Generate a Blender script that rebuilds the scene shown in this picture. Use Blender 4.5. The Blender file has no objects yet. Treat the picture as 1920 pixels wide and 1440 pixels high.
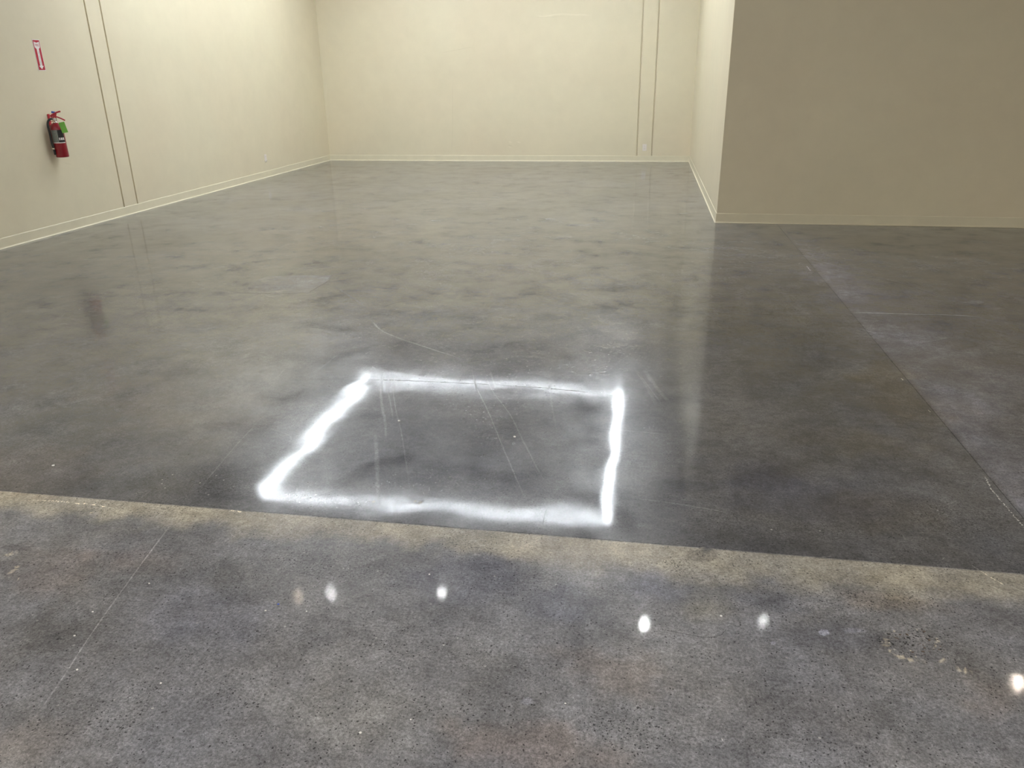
import bpy, bmesh, math, random
import numpy as np
from mathutils import Vector, Matrix

# ------------------------------------------------------------------ camera, world, exposure
SC = bpy.context.scene
COL = SC.collection
EYE = np.array([0.0, 0.0, 1.5])
FPX, YAW, PIT, ROL = 1444.4, -0.170606, 0.381028, -0.013524
_cy, _sy, _cp, _sp = math.cos(YAW), math.sin(YAW), math.cos(PIT), math.sin(PIT)
FW = np.array([_sy*_cp, _cy*_cp, -_sp]); _rt = np.array([_cy, -_sy, 0.0]); _up = np.cross(_rt, FW)
RT = math.cos(ROL)*_rt + math.sin(ROL)*_up
UP = -math.sin(ROL)*_rt + math.cos(ROL)*_up
cam_d = bpy.data.cameras.new('camera')
cam_d.sensor_width = 36.0; cam_d.lens = 36.0*FPX/1920.0
cam_d.clip_start = 0.05; cam_d.clip_end = 100
cam = bpy.data.objects.new('camera', cam_d); COL.objects.link(cam)
M = Matrix(((RT[0], UP[0], -FW[0], EYE[0]), (RT[1], UP[1], -FW[1], EYE[1]), (RT[2], UP[2], -FW[2], EYE[2]), (0, 0, 0, 1)))
cam.matrix_world = M
SC.camera = cam

w = bpy.data.worlds.new('world'); SC.world = w; w.use_nodes = True
w.node_tree.nodes['Background'].inputs[0].default_value = (0.5, 0.52, 0.55, 1)
w.node_tree.nodes['Background'].inputs[1].default_value = 0.02
vs = SC.view_settings
vs.view_transform = 'Standard'; vs.look = 'None'; vs.gamma = 1.0; vs.exposure = 0.75; vs.use_curve_mapping = False

RING_POWER = 99.0       # rectangular LED light over the bay
STRIP_POWER = 95.0      # strip lights in the front part of the hall
SPOT_POWER = 620.0       # small ceiling downlights

def at(px, py, z=0.0):
    """floor point (or point on a level plane) seen at a photo pixel"""
    d = FW + RT*(px-960)/FPX - UP*(py-720)/FPX
    t = (z-EYE[2])/d[2]
    return EYE + t*d

# room (metres): left wall, back wall, partition corner, ceiling
XL, YB, XP, YP, HC = -6.112, 14.852, 0.772, 8.592, 4.04
XR, YF = 9.0, -7.0
JX, JY = 1.40, 2.30      # slab joints

# ------------------------------------------------------------------ helpers
def link(name, me, mat=None, parent=None, smooth=False):
    o = bpy.data.objects.new(name, me); COL.objects.link(o)
    if mat is not None: me.materials.append(mat)
    if parent is not None: o.parent = parent
    if smooth:
        for p in me.polygons: p.use_smooth = True
    return o
def from_bm(name, bm, mat=None, parent=None, smooth=False):
    me = bpy.data.meshes.new(name); bm.to_mesh(me); bm.free()
    return link(name, me, mat, parent, smooth)
def tag(o, label, cat, group=None):
    o['label'] = label; o['category'] = cat
    if group: o['group'] = group
    return o
def struct(o): o['kind'] = 'structure'; return o
def empty(name, loc, rz=0.0):
    o = bpy.data.objects.new(name, None); COL.objects.link(o); o.empty_display_size = 0.1
    o.location = loc; o.rotation_euler = (0, 0, rz); return o
def box_bm(x0, x1, y0, y1, z0, z1, bevel=0.0, seg=2):
    bm = bmesh.new()
    r = bmesh.ops.create_cube(bm, size=1.0)
    for v in r['verts']:
        v.co = Vector(((x0+x1)/2+v.co.x*(x1-x0), (y0+y1)/2+v.co.y*(y1-y0), (z0+z1)/2+v.co.z*(z1-z0)))
    if bevel > 0:
        bmesh.ops.bevel(bm, geom=bm.edges[:], offset=bevel, segments=seg, affect='EDGES', profile=0.5)
    return bm
def box(name, x0, x1, y0, y1, z0, z1, mat, parent=None, bevel=0.0):
    return from_bm(name, box_bm(x0, x1, y0, y1, z0, z1, bevel), mat, parent)
def lathe(name, prof, mat, parent=None, seg=32, loc=(0, 0, 0), rot=None):
    bm = bmesh.new(); rings = []
    for r, z in prof:
        if r < 1e-6: rings.append([bm.verts.new((0, 0, z))])
        else: rings.append([bm.verts.new((r*math.cos(2*math.pi*k/seg), r*math.sin(2*math.pi*k/seg), z)) for k in range(seg)])
    for a, b in zip(rings[:-1], rings[1:]):
        for k in range(seg):
            k2 = (k+1) % seg
            if len(a) == 1 and len(b) == 1: continue
            if len(a) == 1: bm.faces.new((a[0], b[k2], b[k]))
            elif len(b) == 1: bm.faces.new((a[k], a[k2], b[0]))
            else: bm.faces.new((a[k], a[k2], b[k2], b[k]))
    bmesh.ops.recalc_face_normals(bm, faces=bm.faces[:])
    if rot is not None: bmesh.ops.transform(bm, matrix=rot, verts=bm.verts[:])
    bmesh.ops.translate(bm, vec=Vector(loc), verts=bm.verts[:])
    o = from_bm(name, bm, mat, parent, True)
    return o
def tube(name, pts, rad, mat, parent=None, seg=10, sub=6):
    P = [Vector(p) for p in pts]
    # Catmull-Rom
    Q = []
    E = [P[0]*2-P[1]] + P + [P[-1]*2-P[-2]]
    for i in range(1, len(E)-2):
        for k in range(sub):
            t = k/sub; a, b, c, d = E[i-1], E[i], E[i+1], E[i+2]
            Q.append(0.5*((2*b)+(c-a)*t+(2*a-5*b+4*c-d)*t*t+(3*b-a-3*c+d)*t**3))
    Q.append(P[-1])
    bm = bmesh.new(); rings = []
    n = None
    for i, q in enumerate(Q):
        tdir = (Q[min(i+1, len(Q)-1)]-Q[max(i-1, 0)]).normalized()
        if n is None:
            n = tdir.orthogonal().normalized()
        else:
            n = (n - tdir*n.dot(tdir)).normalized()
        b2 = tdir.cross(n)
        r = rad(i/(len(Q)-1)) if callable(rad) else rad
        rings.append([bm.verts.new(q+(n*math.cos(2*math.pi*k/seg)+b2*math.sin(2*math.pi*k/seg))*r) for k in range(seg)])
    for a, b in zip(rings[:-1], rings[1:]):
        for k in range(seg): bm.faces.new((a[k], a[(k+1) % seg], b[(k+1) % seg], b[k]))
    bm.faces.new(rings[0][::-1]); bm.faces.new(rings[-1])
    bmesh.ops.recalc_face_normals(bm, faces=bm.faces[:])
    return from_bm(name, bm, mat, parent, True)

# ------------------------------------------------------------------ materials
def new_mat(name):
    m = bpy.data.materials.new(name); m.use_nodes = True
    nt = m.node_tree; b = nt.nodes['Principled BSDF']
    return m, nt, b
def N(nt, typ, **kw):
    n = nt.nodes.new(typ)
    for k, v in kw.items(): setattr(n, k, v)
    return n
def noise(nt, vec, scale, detail=4, rough=0.55, dist=0.0):
    n = N(nt, 'ShaderNodeTexNoise'); n.inputs['Scale'].default_value = scale; n.inputs['Detail'].default_value = detail
    n.inputs['Roughness'].default_value = rough; n.inputs['Distortion'].default_value = dist
    nt.links.new(vec, n.inputs['Vector']); return n.outputs['Fac']
def maprange(nt, val, a, b, c, d, smooth=False):
    n = N(nt, 'ShaderNodeMapRange'); n.clamp = True
    if smooth: n.interpolation_type = 'SMOOTHSTEP'
    for i, v in zip((1, 2, 3, 4), (a, b, c, d)): n.inputs[i].default_value = v
    nt.links.new(val, n.inputs[0]); return n.outputs[0]
def math_n(nt, op, a, b=None):
    n = N(nt, 'ShaderNodeMath', operation=op)
    for i, v in enumerate((a, b)):
        if v is None: continue
        if isinstance(v, (int, float)): n.inputs[i].default_value = v
        else: nt.links.new(v, n.inputs[i])
    return n.outputs[0]
def mix_col(nt, blend, fac, a, b):
    n = N(nt, 'ShaderNodeMix', data_type='RGBA', blend_type=blend)
    for s, v in (('Factor', fac), ('A', a), ('B', b)):
        sock = [i for i in n.inputs if i.name == s and (i.type == 'RGBA' if s != 'Factor' else i.type == 'VALUE')][0]
        if isinstance(v, (int, float)): sock.default_value = v
        elif isinstance(v, tuple): sock.default_value = (*v, 1)
        else: nt.links.new(v, sock)
    return [o for o in n.outputs if o.type == 'RGBA'][0]
def gpos(nt):
    return N(nt, 'ShaderNodeNewGeometry').outputs['Position']
def bump(nt, h, strength, dist, prev=None):
    n = N(nt, 'ShaderNodeBump'); n.inputs['Strength'].default_value = strength; n.inputs['Distance'].default_value = dist
    nt.links.new(h, n.inputs['Height'])
    if prev is not None: nt.links.new(prev, n.inputs['Normal'])
    return n.outputs['Normal']
def plain(name, col, rough=0.5, metal=0.0, grain=0.0, scale=40, coat=0.0, spec=0.5):
    m, nt, b = new_mat(name)
    b.inputs['Roughness'].default_value = rough; b.inputs['Metallic'].default_value = metal
    b.inputs['Coat Weight'].default_value = coat; b.inputs['Specular IOR Level'].default_value = spec
    f = noise(nt, N(nt, 'ShaderNodeTexCoord').outputs['Object'], scale, 3)
    v = maprange(nt, f, 0.3, 0.7, 1-grain, 1+grain)
    cm = N(nt, 'ShaderNodeCombineColor')
    for i in range(3): nt.links.new(v, cm.inputs[i])
    nt.links.new(mix_col(nt, 'MULTIPLY', 1.0, tuple(col), cm.outputs[0]), b.inputs['Base Color'])
    return m
def emis(name, col, power):
    m, nt, b = new_mat(name)
    b.inputs['Base Color'].default_value = (0.8, 0.8, 0.8, 1)
    b.inputs['Emission Color'].default_value = (*col, 1); b.inputs['Emission Strength'].default_value = power
    return m

def wall_paint(name, col, rough):
    m, nt, b = new_mat(name)
    p = gpos(nt)
    a = noise(nt, p, 0.9, 5, 0.6)
    c = noise(nt, p, 5.0, 4, 0.6)
    f = math_n(nt, 'ADD', math_n(nt, 'MULTIPLY', a, 0.6), math_n(nt, 'MULTIPLY', c, 0.4))
    v = maprange(nt, f, 0.35, 0.65, 0.965, 1.03)
    cm = N(nt, 'ShaderNodeCombineColor')
    for i in range(3): nt.links.new(v, cm.inputs[i])
    base = mix_col(nt, 'MULTIPLY', 1.0, col, cm.outputs[0])
    warm = maprange(nt, noise(nt, p, 0.55, 3, 0.5, 0.4), 0.4, 0.66, 0.0, 0.5)
    base = mix_col(nt, 'MULTIPLY', warm, base, (1.0, 0.955, 0.95))
    mk = N(nt, 'ShaderNodeAttribute', attribute_name='mark').outputs['Color']
    base = mix_col(nt, 'ADD', 1.0, base, mk)
    nt.links.new(base, b.inputs['Base Color'])
    b.inputs['Roughness'].default_value = rough
    n1 = bump(nt, noise(nt, p, 3.0, 6, 0.62), 0.35, 0.006)
    n2 = bump(nt, noise(nt, p, 160.0, 2, 0.5), 0.25, 0.0012, n1)
    nt.links.new(n2, b.inputs['Normal'])
    return m
PAINT = wall_paint('cream_wall_paint', (0.70, 0.637, 0.468), 0.42)
PAINT_BASE = plain('cream_cove_base', (0.70, 0.645, 0.48), 0.38, 0, 0.03, 6)
CEIL = plain('grey_ceiling', (0.17, 0.17, 0.175), 0.8, 0, 0.05, 2)
ALU = plain('brushed_aluminium', (0.62, 0.62, 0.63), 0.35, 0.9, 0.04, 60)
WHITE_METAL = plain('white_enamel', (0.8, 0.8, 0.8), 0.4, 0, 0.02, 30)
PLASTIC = plain('ivory_plastic', (0.78, 0.72, 0.66), 0.35, 0, 0.02, 30)
DARK = plain('black_rubber', (0.012, 0.012, 0.013), 0.45, 0, 0.1, 80)
RED = plain('red_enamel', (0.26, 0.006, 0.014), 0.28, 0, 0.04, 30, 0.4)
RED_METAL = plain('red_lever_paint', (0.42, 0.012, 0.03), 0.35, 0, 0.05, 50)
CHROME = plain('nickel_plating', (0.75, 0.72, 0.66), 0.22, 1.0, 0.05, 60)
BRASS = plain('dull_brass', (0.45, 0.36, 0.18), 0.35, 0.9, 0.05, 60)
BLUE = plain('blue_plastic', (0.06, 0.13, 0.5), 0.4, 0, 0.04, 60)
GREEN = plain('green_card', (0.17, 0.46, 0.06), 0.6, 0, 0.05, 30)
LABEL_GREY = None
SIGN_RED = plain('sign_red', (0.44, 0.012, 0.035), 0.35, 0, 0.03, 20)
SIGN_WHITE = plain('sign_white', (0.82, 0.78, 0.76), 0.35, 0, 0.02, 20)
SIGN_DARK = plain('sign_dark_ink', (0.10, 0.05, 0.05), 0.5, 0, 0.02, 20)
FILLER = plain('joint_filler', (0.09, 0.088, 0.085), 0.7, 0, 0.2, 30)

def label_print():
    m, nt, b = new_mat('printed_grey_label')
    oc = N(nt, 'ShaderNodeTexCoord').outputs['Object']
    wv = N(nt, 'ShaderNodeTexWave', wave_type='BANDS', bands_direction='Z'); wv.inputs['Scale'].default_value = 22
    wv.inputs['Distortion'].default_value = 0.6; wv.inputs['Detail Scale'].default_value = 30
    nt.links.new(oc, wv.inputs['Vector'])
    nz = maprange(nt, noise(nt, oc, 130, 2), 0.42, 0.58, 0, 1)
    f = math_n(nt, 'MULTIPLY', maprange(nt, wv.outputs['Fac'], 0.45, 0.65, 0, 1), nz)
    nt.links.new(mix_col(nt, 'MIX', math_n(nt, 'MULTIPLY', f, 0.6), (0.21, 0.23, 0.21), (0.06, 0.07, 0.065)), b.inputs['Base Color'])
    b.inputs['Roughness'].default_value = 0.4
    return m
LABEL_GREY = label_print()

# ---- polished concrete: slow colour from the "tint" attribute (stains, painted haze), fine grain from nodes
def concrete():
    m, nt, b = new_mat('polished_concrete')
    p = gpos(nt)
    at_ = N(nt, 'ShaderNodeAttribute', attribute_name='tint')
    tint = at_.outputs['Color']; pits = at_.outputs['Alpha']
    big = noise(nt, p, 0.8, 4, 0.62)
    mid = noise(nt, p, 4.5, 4, 0.65)
    fine = noise(nt, p, 38.0, 3, 0.7)
    sand = noise(nt, p, 260.0, 3, 0.7)
    v1 = maprange(nt, big, 0.30, 0.70, 0.76, 1.24)
    v2 = maprange(nt, mid, 0.28, 0.72, 0.74, 1.26)
    v3 = math_n(nt, 'MULTIPLY', maprange(nt, fine, 0.26, 0.74, 0.76, 1.24), maprange(nt, noise(nt, p, 13.0, 3, 0.6), 0.28, 0.72, 0.84, 1.16))
    v4 = maprange(nt, sand, 0.25, 0.75, 0.58, 1.42)
    grit = maprange(nt, noise(nt, p, 120.0, 2, 0.6), 0.28, 0.72, 0.62, 1.38)
    # the ground front slab is grainy, the polished main slab nearly smooth: grain follows the pit attribute
    grain = N(nt, 'ShaderNodeMix', data_type='FLOAT'); nt.links.new(maprange(nt, pits, 0.1, 0.45, 0.55, 1.0), grain.inputs[0])
    grain.inputs[2].default_value = 1.0; nt.links.new(math_n(nt, 'MULTIPLY', grit, v4), grain.inputs[3])
    v = math_n(nt, 'MULTIPLY', math_n(nt, 'MULTIPLY', math_n(nt, 'MULTIPLY', v1, v2), v3), grain.outputs[0])
    cm = N(nt, 'ShaderNodeCombineColor')
    for i in range(3): nt.links.new(v, cm.inputs[i])
    hue = maprange(nt, noise(nt, p, 1.7, 4, 0.6), 0.28, 0.72, 0, 1)
    base = mix_col(nt, 'MIX', hue, (0.146, 0.146, 0.158), (0.158, 0.150, 0.143))
    col = mix_col(nt, 'MULTIPLY', 1.0, base, cm.outputs[0])
    col = mix_col(nt, 'MULTIPLY', 1.0, col, tint)
    # pits: small dark holes of the ground surface, gathered where the attribute says
    vo = N(nt, 'ShaderNodeTexVoronoi', feature='F1'); vo.inputs['Scale'].default_value = 125
    mp = N(nt, 'ShaderNodeVectorMath', operation='ADD'); nt.links.new(p, mp.inputs[0])
    nv = N(nt, 'ShaderNodeTexNoise'); nv.inputs['Scale'].default_value = 60; nt.links.new(p, nv.inputs['Vector'])
    sc = N(nt, 'ShaderNodeVectorMath', operation='SCALE'); sc.inputs['Scale'].default_value = 0.012
    nt.links.new(nv.outputs['Color'], sc.inputs[0]); nt.links.new(sc.outputs[0], mp.inputs[1])
    nt.links.new(mp.outputs[0], vo.inputs['Vector'])
    sep = N(nt, 'ShaderNodeSeparateColor'); nt.links.new(vo.outputs['Color'], sep.inputs[0])
    patch = maprange(nt, noise(nt, p, 2.6, 3, 0.6), 0.40, 0.56, 0.10, 1.0)
    dens = math_n(nt, 'MULTIPLY', patch, pits)
    on = math_n(nt, 'LESS_THAN', sep.outputs[0], math_n(nt, 'MULTIPLY', dens, 1.0))
    rad = maprange(nt, sep.outputs[1], 0, 1, 0.10, 0.36)
    disc = math_n(nt, 'MULTIPLY', math_n(nt, 'LESS_THAN', vo.outputs['Distance'], rad), on)
    col = mix_col(nt, 'MIX', math_n(nt, 'MULTIPLY', disc, 0.75), col, (0.022, 0.021, 0.022))
    # sparse pale aggregate grains
    v5 = N(nt, 'ShaderNodeTexVoronoi', feature='F1'); v5.inputs['Scale'].default_value = 60; nt.links.new(p, v5.inputs['Vector'])
    s5 = N(nt, 'ShaderNodeSeparateColor'); nt.links.new(v5.outputs['Color'], s5.inputs[0])
    g = math_n(nt, 'MULTIPLY', math_n(nt, 'LESS_THAN', s5.outputs[0], math_n(nt, 'MULTIPLY', math_n(nt, 'SUBTRACT', pits, 0.13), 0.05)), math_n(nt, 'LESS_THAN', v5.outputs['Distance'], 0.22))
    col = mix_col(nt, 'MIX', math_n(nt, 'MULTIPLY', math_n(nt, 'MULTIPLY', g, pits), 0.8), col, (0.48, 0.46, 0.43))
    nt.links.new(col, b.inputs['Base Color'])
    # gloss: worn streaks, dull scratches
    wear = N(nt, 'ShaderNodeAttribute', attribute_name='wear').outputs['Fac']
    worn = noise(nt, p, 6.0, 4, 0.7)
    nt.links.new(math_n(nt, 'ADD', maprange(nt, worn, 0.2, 0.8, 0.20, 0.24), math_n(nt, 'MULTIPLY', wear, 0.025)), b.inputs['Roughness'])
    b.inputs['IOR'].default_value = 1.5; nt.links.new(maprange(nt, noise(nt, p, 3.4, 4, 0.68), 0.34, 0.66, 0.02, 0.38), b.inputs['Specular IOR Level'])
    nt.links.new(maprange(nt, wear, 0, 1, 0.49, 0.12), b.inputs['Coat Weight']); b.inputs['Coat IOR'].default_value = 1.5
    nt.links.new(math_n(nt, 'ADD', maprange(nt, worn, 0.25, 0.75, 0.058, 0.090), math_n(nt, 'MULTIPLY', wear, 0.15)), b.inputs['Coat Roughness'])
    w2 = bump(nt, noise(nt, p, 2.6, 1.6, 0.5), 0.5, 0.0042)
    w3 = bump(nt, sand, 0.4, 0.0010, w2)
    nt.links.new(w3, b.inputs['Normal']); nt.links.new(bump(nt, sand, 0.022, 0.0010, w2), b.inputs['Coat Normal'])
    return m
CONC = concrete()

# wear marks: colour factor on the concrete (or colour offset on wall paint) and dullness, laid on as thin feathered pieces
D_LIGHT = ((1.85, 1.85, 1.83), 0.6)
D_WHITE = ((3.0, 2.95, 2.8), 1.0)
D_DARK = ((0.30, 0.30, 0.30), 0.6)
D_PATCH = ((1.62, 1.64, 1.76), 0.3)
D_WET = ((0.72, 0.72, 0.74), 0.0)
D_CRUMB = ((2.1, 1.95, 1.6), 1.0)
D_WALL = ((0.07, 0.07, 0.07), 0)
D_WALLD = ((-0.12, -0.12, -0.10), 0)

# ------------------------------------------------------------------ floor
rng = np.random.default_rng(7)
def vnoise(x, y, scale, seed):
    """smooth value noise for stain and haze outlines"""
    r = np.random.default_rng(seed).random((64, 64))
    u, v = x*scale+100, y*scale+100
    i, j = np.floor(u).astype(int), np.floor(v).astype(int)
    fu, fv = u-i, v-j; fu = fu*fu*(3-2*fu); fv = fv*fv*(3-2*fv)
    g = lambda a, b: r[a % 64, b % 64]
    return (g(i, j)*(1-fu)+g(i+1, j)*fu)*(1-fv)+(g(i, j+1)*(1-fu)+g(i+1, j+1)*fu)*fv
def fbm(x, y, scale, seed, octv=4):
    s, a, t = 0, 0.5, 0
    for k in range(octv):
        s = s + a*vnoise(x, y, scale*2**k, seed+k); t += a; a *= 0.55
    return s/t
def sstep(a, b, x):
    t = np.clip((x-a)/(b-a), 0, 1); return t*t*(3-2*t)
# stains and painted haze glow: photo pixel of the centre, half sizes in pixels (turned into metres on the floor), colour factor
STAINS_HAZE = [
    # front slab
    (850, 1085, 170, 50, (0.80, 0.81, 0.88)), (1350, 1115, 150, 30, (0.78, 0.80, 0.86)), (1060, 1130, 120, 45, (0.86, 0.87, 0.93)),
    (420, 1150, 150, 55, (1.13, 1.14, 1.20)), (80, 1070, 130, 55, (1.0, 0.93, 0.88)), (100, 1190, 150, 40, (0.80, 0.79, 0.77)),  # first entry: bluish haze glow painted into the floor colour
    (1000, 1400, 260, 55, (1.12, 1.02, 0.95)), (1150, 1260, 120, 60, (1.08, 1.0, 0.92)), (1320, 1130, 60, 40, (1.10, 1.07, 0.95)),
    (1560, 1200, 160, 35, (0.83, 0.84, 0.88)), (1500, 1330, 160, 60, (0.86, 0.85, 0.84)), (1690, 1130, 120, 22, (1.10, 1.02, 0.92)),
    (1760, 1375, 130, 60, (0.84, 0.85, 0.86)), (700, 1330, 250, 60, (1.06, 1.06, 1.04)), (60, 1400, 140, 60, (1.10, 1.05, 1.0)),
    (240, 1045, 120, 25, (1.06, 1.0, 0.97)), (1860, 1300, 80, 60, (1.06, 1.0, 0.95)), (960, 1310, 120, 40, (0.90, 0.90, 0.90)),
    (1210, 1110, 70, 50, (1.12, 1.12, 1.16)),  # bluish haze glow, painted in as tint
    # main slab
    (1690, 745, 75, 75, (1.06, 0.98, 0.82)), (1500, 925, 190, 45, (0.80, 0.81, 0.88)), (1400, 890, 120, 40, (0.88, 0.88, 0.92)),
    (1600, 830, 120, 40, (1.02, 0.98, 0.90)), (1450, 640, 130, 120, (0.92, 0.92, 0.88)), (1650, 960, 110, 40, (1.06, 1.02, 0.94)),
    (820, 850, 230, 70, (0.86, 0.87, 0.90)), (330, 760, 200, 60, (1.08, 1.0, 0.95)), (150, 800, 200, 60, (0.90, 0.92, 0.92)),
    (420, 890, 110, 40, (0.82, 0.82, 0.82)), (430, 790, 60, 40, (0.82, 0.83, 0.86)), (60, 880, 160, 40, (1.05, 0.98, 0.93)),
    (180, 460, 180, 30, (0.88, 0.87, 0.86)), (1240, 520, 60, 60, (0.85, 0.87, 0.90)), (950, 580, 250, 60, (0.93, 0.93, 0.93)),
    (280, 910, 160, 25, (0.90, 0.90, 0.88)), (900, 380, 220, 40, (1.06, 1.04, 1.0)), (620, 440, 220, 50, (1.05, 1.0, 0.97)),
    # right slab
    (1700, 628, 120, 32, (1.25, 1.25, 1.30)), (1790, 610, 60, 18, (0.82, 0.82, 0.85)), (1700, 450, 250, 30, (0.86, 0.84, 0.80)),
    (1850, 690, 100, 40, (1.12, 1.10, 1.10)), (1560, 520, 60, 40, (1.22, 1.22, 1.30)), (1880, 560, 80, 60, (0.92, 0.92, 0.93)),
    (1780, 760, 60, 40, (1.2, 1.2, 1.24)), (1880, 800, 60, 50, (0.95, 0.93, 0.90)),
]
def stain_haze_geom():
    out = []
    for k, (cx, cy, rx, ry, c) in enumerate(STAINS_HAZE):
        q = at(cx, cy); a = (at(cx+rx, cy)-at(cx-rx, cy))/2; bb = (at(cx, cy-ry)-at(cx, cy+ry))/2
        out.append((q[0], q[1], np.linalg.norm(a), np.linalg.norm(bb), np.array(c), k))
    return out
SG = stain_haze_geom()
PITS = [(520, 1190, 130, 45), (420, 1300, 150, 60), (800, 1200, 250, 60), (1560, 1130, 150, 35), (1700, 1120, 100, 25), (1500, 1400, 250, 50),
        (1000, 1090, 150, 40), (1780, 970, 120, 45), (330, 900, 120, 30), (1700, 1200, 120, 40), (250, 1330, 150, 70), (1450, 985, 250, 35), (1200, 1360, 150, 60),
        (640, 1060, 250, 30), (1250, 1060, 150, 20), (250, 950, 120, 18), (620, 935, 140, 20)]
PG = []
for cx, cy, rx, ry in PITS:
    q = at(cx, cy); a = (at(cx+rx, cy)-at(cx-rx, cy))/2; bb = (at(cx, cy-ry)-at(cx, cy+ry))/2
    PG.append((q[0], q[1], np.linalg.norm(a), np.linalg.norm(bb)))
def floor_paint(X, Y):
    T = np.ones(X.shape+(4,))
    wob = fbm(X, Y, 3.0, 11)-0.5
    wob2 = fbm(X, Y, 11.0, 31)-0.5
    for x0, y0, rx, ry, c, k in SG:
        d = np.sqrt(((X-x0)/rx)**2+((Y-y0)/ry)**2) + 1.6*wob*(1 if k % 2 else -1) + 0.9*wob2
        f = 1-sstep(0.35, 1.15, d)
        T[..., :3] *= 1+f[..., None]*(c-1)
    pit = 0.12+0.25*sstep(4.0, 1.5, Y)
    for x0, y0, rx, ry in PG:
        d = np.sqrt(((X-x0)/rx)**2+((Y-y0)/ry)**2)+1.2*wob
        pit = np.maximum(pit, 1-sstep(0.3, 1.1, d))
    T[..., 3] = pit
    # pale strip of older concrete along the near side of the cross joint
    dj = JY-Y
    wid = np.maximum(0.03, 0.075+0.16*(fbm(X, X*0+3.3, 2.6, 5)-0.42)+0.10*wob2+0.06*wob)
    fb = sstep(0, 0.004, dj)*(1-sstep(wid*0.75, wid*1.7+0.03, dj))
    fb = fb*np.clip(0.45+1.1*fbm(X, Y, 7.0, 77), 0, 1.3)
    T[..., :3] *= 1+fb[..., None]*(np.array([1.85, 1.72, 1.38])-1)
    # far side of it a little darker
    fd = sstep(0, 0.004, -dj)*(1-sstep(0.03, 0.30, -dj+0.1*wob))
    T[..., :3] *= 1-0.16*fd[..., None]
    # the right slab is chalkier along its joint
    dx = X-JX
    fr = sstep(0, 0.004, dx)*(1-sstep(0.03, 0.75, dx+0.35*wob+0.2*wob2))*sstep(0, 0.004, -dj)
    fr = fr*(0.7+0.6*fbm(X, Y, 5.0, 91)) + 0.5*sstep(0, 0.004, dx)*(1-sstep(0.0, 0.16, dx+0.1*wob2))*sstep(0, 0.004, -dj)*sstep(8.2, 7.0, Y)
    T[..., :3] *= 1+fr[..., None]*(np.array([1.22, 1.22, 1.29])-1)
    T[..., :3] *= np.where(dj > 0, 1.38, 0.89)[..., None]
    T[..., :3] *= np.where((dx > 0) & (dj < 0), 1.04, 1.0)[..., None]
    return T
def slab(xs, ys, parent, wear=0.0, name='concrete_slab'):
    X, Y = np.meshgrid(xs, ys); nx, ny = len(xs), len(ys)
    T = floor_paint(X, Y).reshape(-1, 4)
    g = 0.0
    V = [(float(a), float(b), 0.0) for a, b in zip(X.ravel(), Y.ravel())]
    F = [(j*nx+i, j*nx+i+1, (j+1)*nx+i+1, (j+1)*nx+i) for j in range(ny-1) for i in range(nx-1)]
    # rim going down into the joint, and underside
    x0, x1, y0, y1 = xs[0], xs[-1], ys[0], ys[-1]
    rim = [i for i in range(nx)] + [j*nx+nx-1 for j in range(1, ny)] + [(ny-1)*nx+i for i in range(nx-2, -1, -1)] + [j*nx for j in range(ny-2, 0, -1)]
    base = len(V)
    for r in rim: V.append((V[r][0], V[r][1], -0.05))
    n = len(rim)
    for k in range(n):
        F.append((rim[(k+1) % n], rim[k], base+k, base+(k+1) % n))
    me = bpy.data.meshes.new(name); me.from_pydata(V, [], F); me.update()
    ca = me.attributes.new('tint', 'FLOAT_COLOR', 'POINT')
    full = np.concatenate([T, T[rim]]).astype(np.float32)
    ca.data.foreach_set('color', full.ravel())
    wa = me.attributes.new('wear', 'FLOAT', 'POINT'); wa.data.foreach_set('value', np.full(len(V), wear, np.float32))
    return link(name, me, CONC, parent)
floor = struct(box('floor', XL-0.3, XR+0.3, YF-0.3, YB+0.3, -0.30, -0.012, FILLER))
g = 0.0011
def cat(*a): return np.unique(np.concatenate(a).round(5))
lin = np.linspace
ys_main = JY+g + (YB+0.1-JY-g)*(lin(0, 1, 330)**1.7)
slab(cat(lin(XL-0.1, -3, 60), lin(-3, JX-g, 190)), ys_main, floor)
ys_r = JY+g + (YP+0.1-JY-g)*(lin(0, 1, 200)**1.5)
slab(cat(lin(JX+g, 4.5, 110), lin(4.5, XR+0.1, 20)), ys_r, floor)
slab(cat(lin(XL-0.1, -2.7, 20), lin(-2.7, 1.6, 360), lin(1.6, XR+0.1, 30)), cat(lin(YF-0.1, 1.0, 40), lin(1.0, JY-g, 150)), floor, -0.2)

# ---- wear marks on the floor: thin faded strips and patches
_dz = [0.00010]
def nextz():
    _dz[0] += 0.000004; return _dz[0]
def mark_obj(name, V, F, fade, mat, parent, plane=None):
    """feathered piece: same concrete / paint as below it, colour moved by the mark's own factor where fade > 0"""
    me = bpy.data.meshes.new(name); me.from_pydata([tuple(v) for v in V], [], F); me.update()
    A = np.array([tuple(v) for v in V]); fade = np.array(fade)[:, None]
    c, wear = mat
    if plane is None:
        T = floor_paint(A[:, 0], A[:, 1]); T[:, :3] *= 1+fade*(np.array(c)-1)
        a = me.attributes.new('tint', 'FLOAT_COLOR', 'POINT'); a.data.foreach_set('color', T.astype(np.float32).ravel())
        a = me.attributes.new('wear', 'FLOAT', 'POINT'); a.data.foreach_set('value', (fade[:, 0]*wear - 0.2*(A[:, 1] < JY)).astype(np.float32))
        return link(name, me, CONC, parent)
    T = np.ones((len(A), 4)); T[:, :3] = fade*np.array(c)
    a = me.attributes.new('mark', 'FLOAT_COLOR', 'POINT'); a.data.foreach_set('color', T.astype(np.float32).ravel())
    return link(name, me, PAINT, parent)
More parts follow.
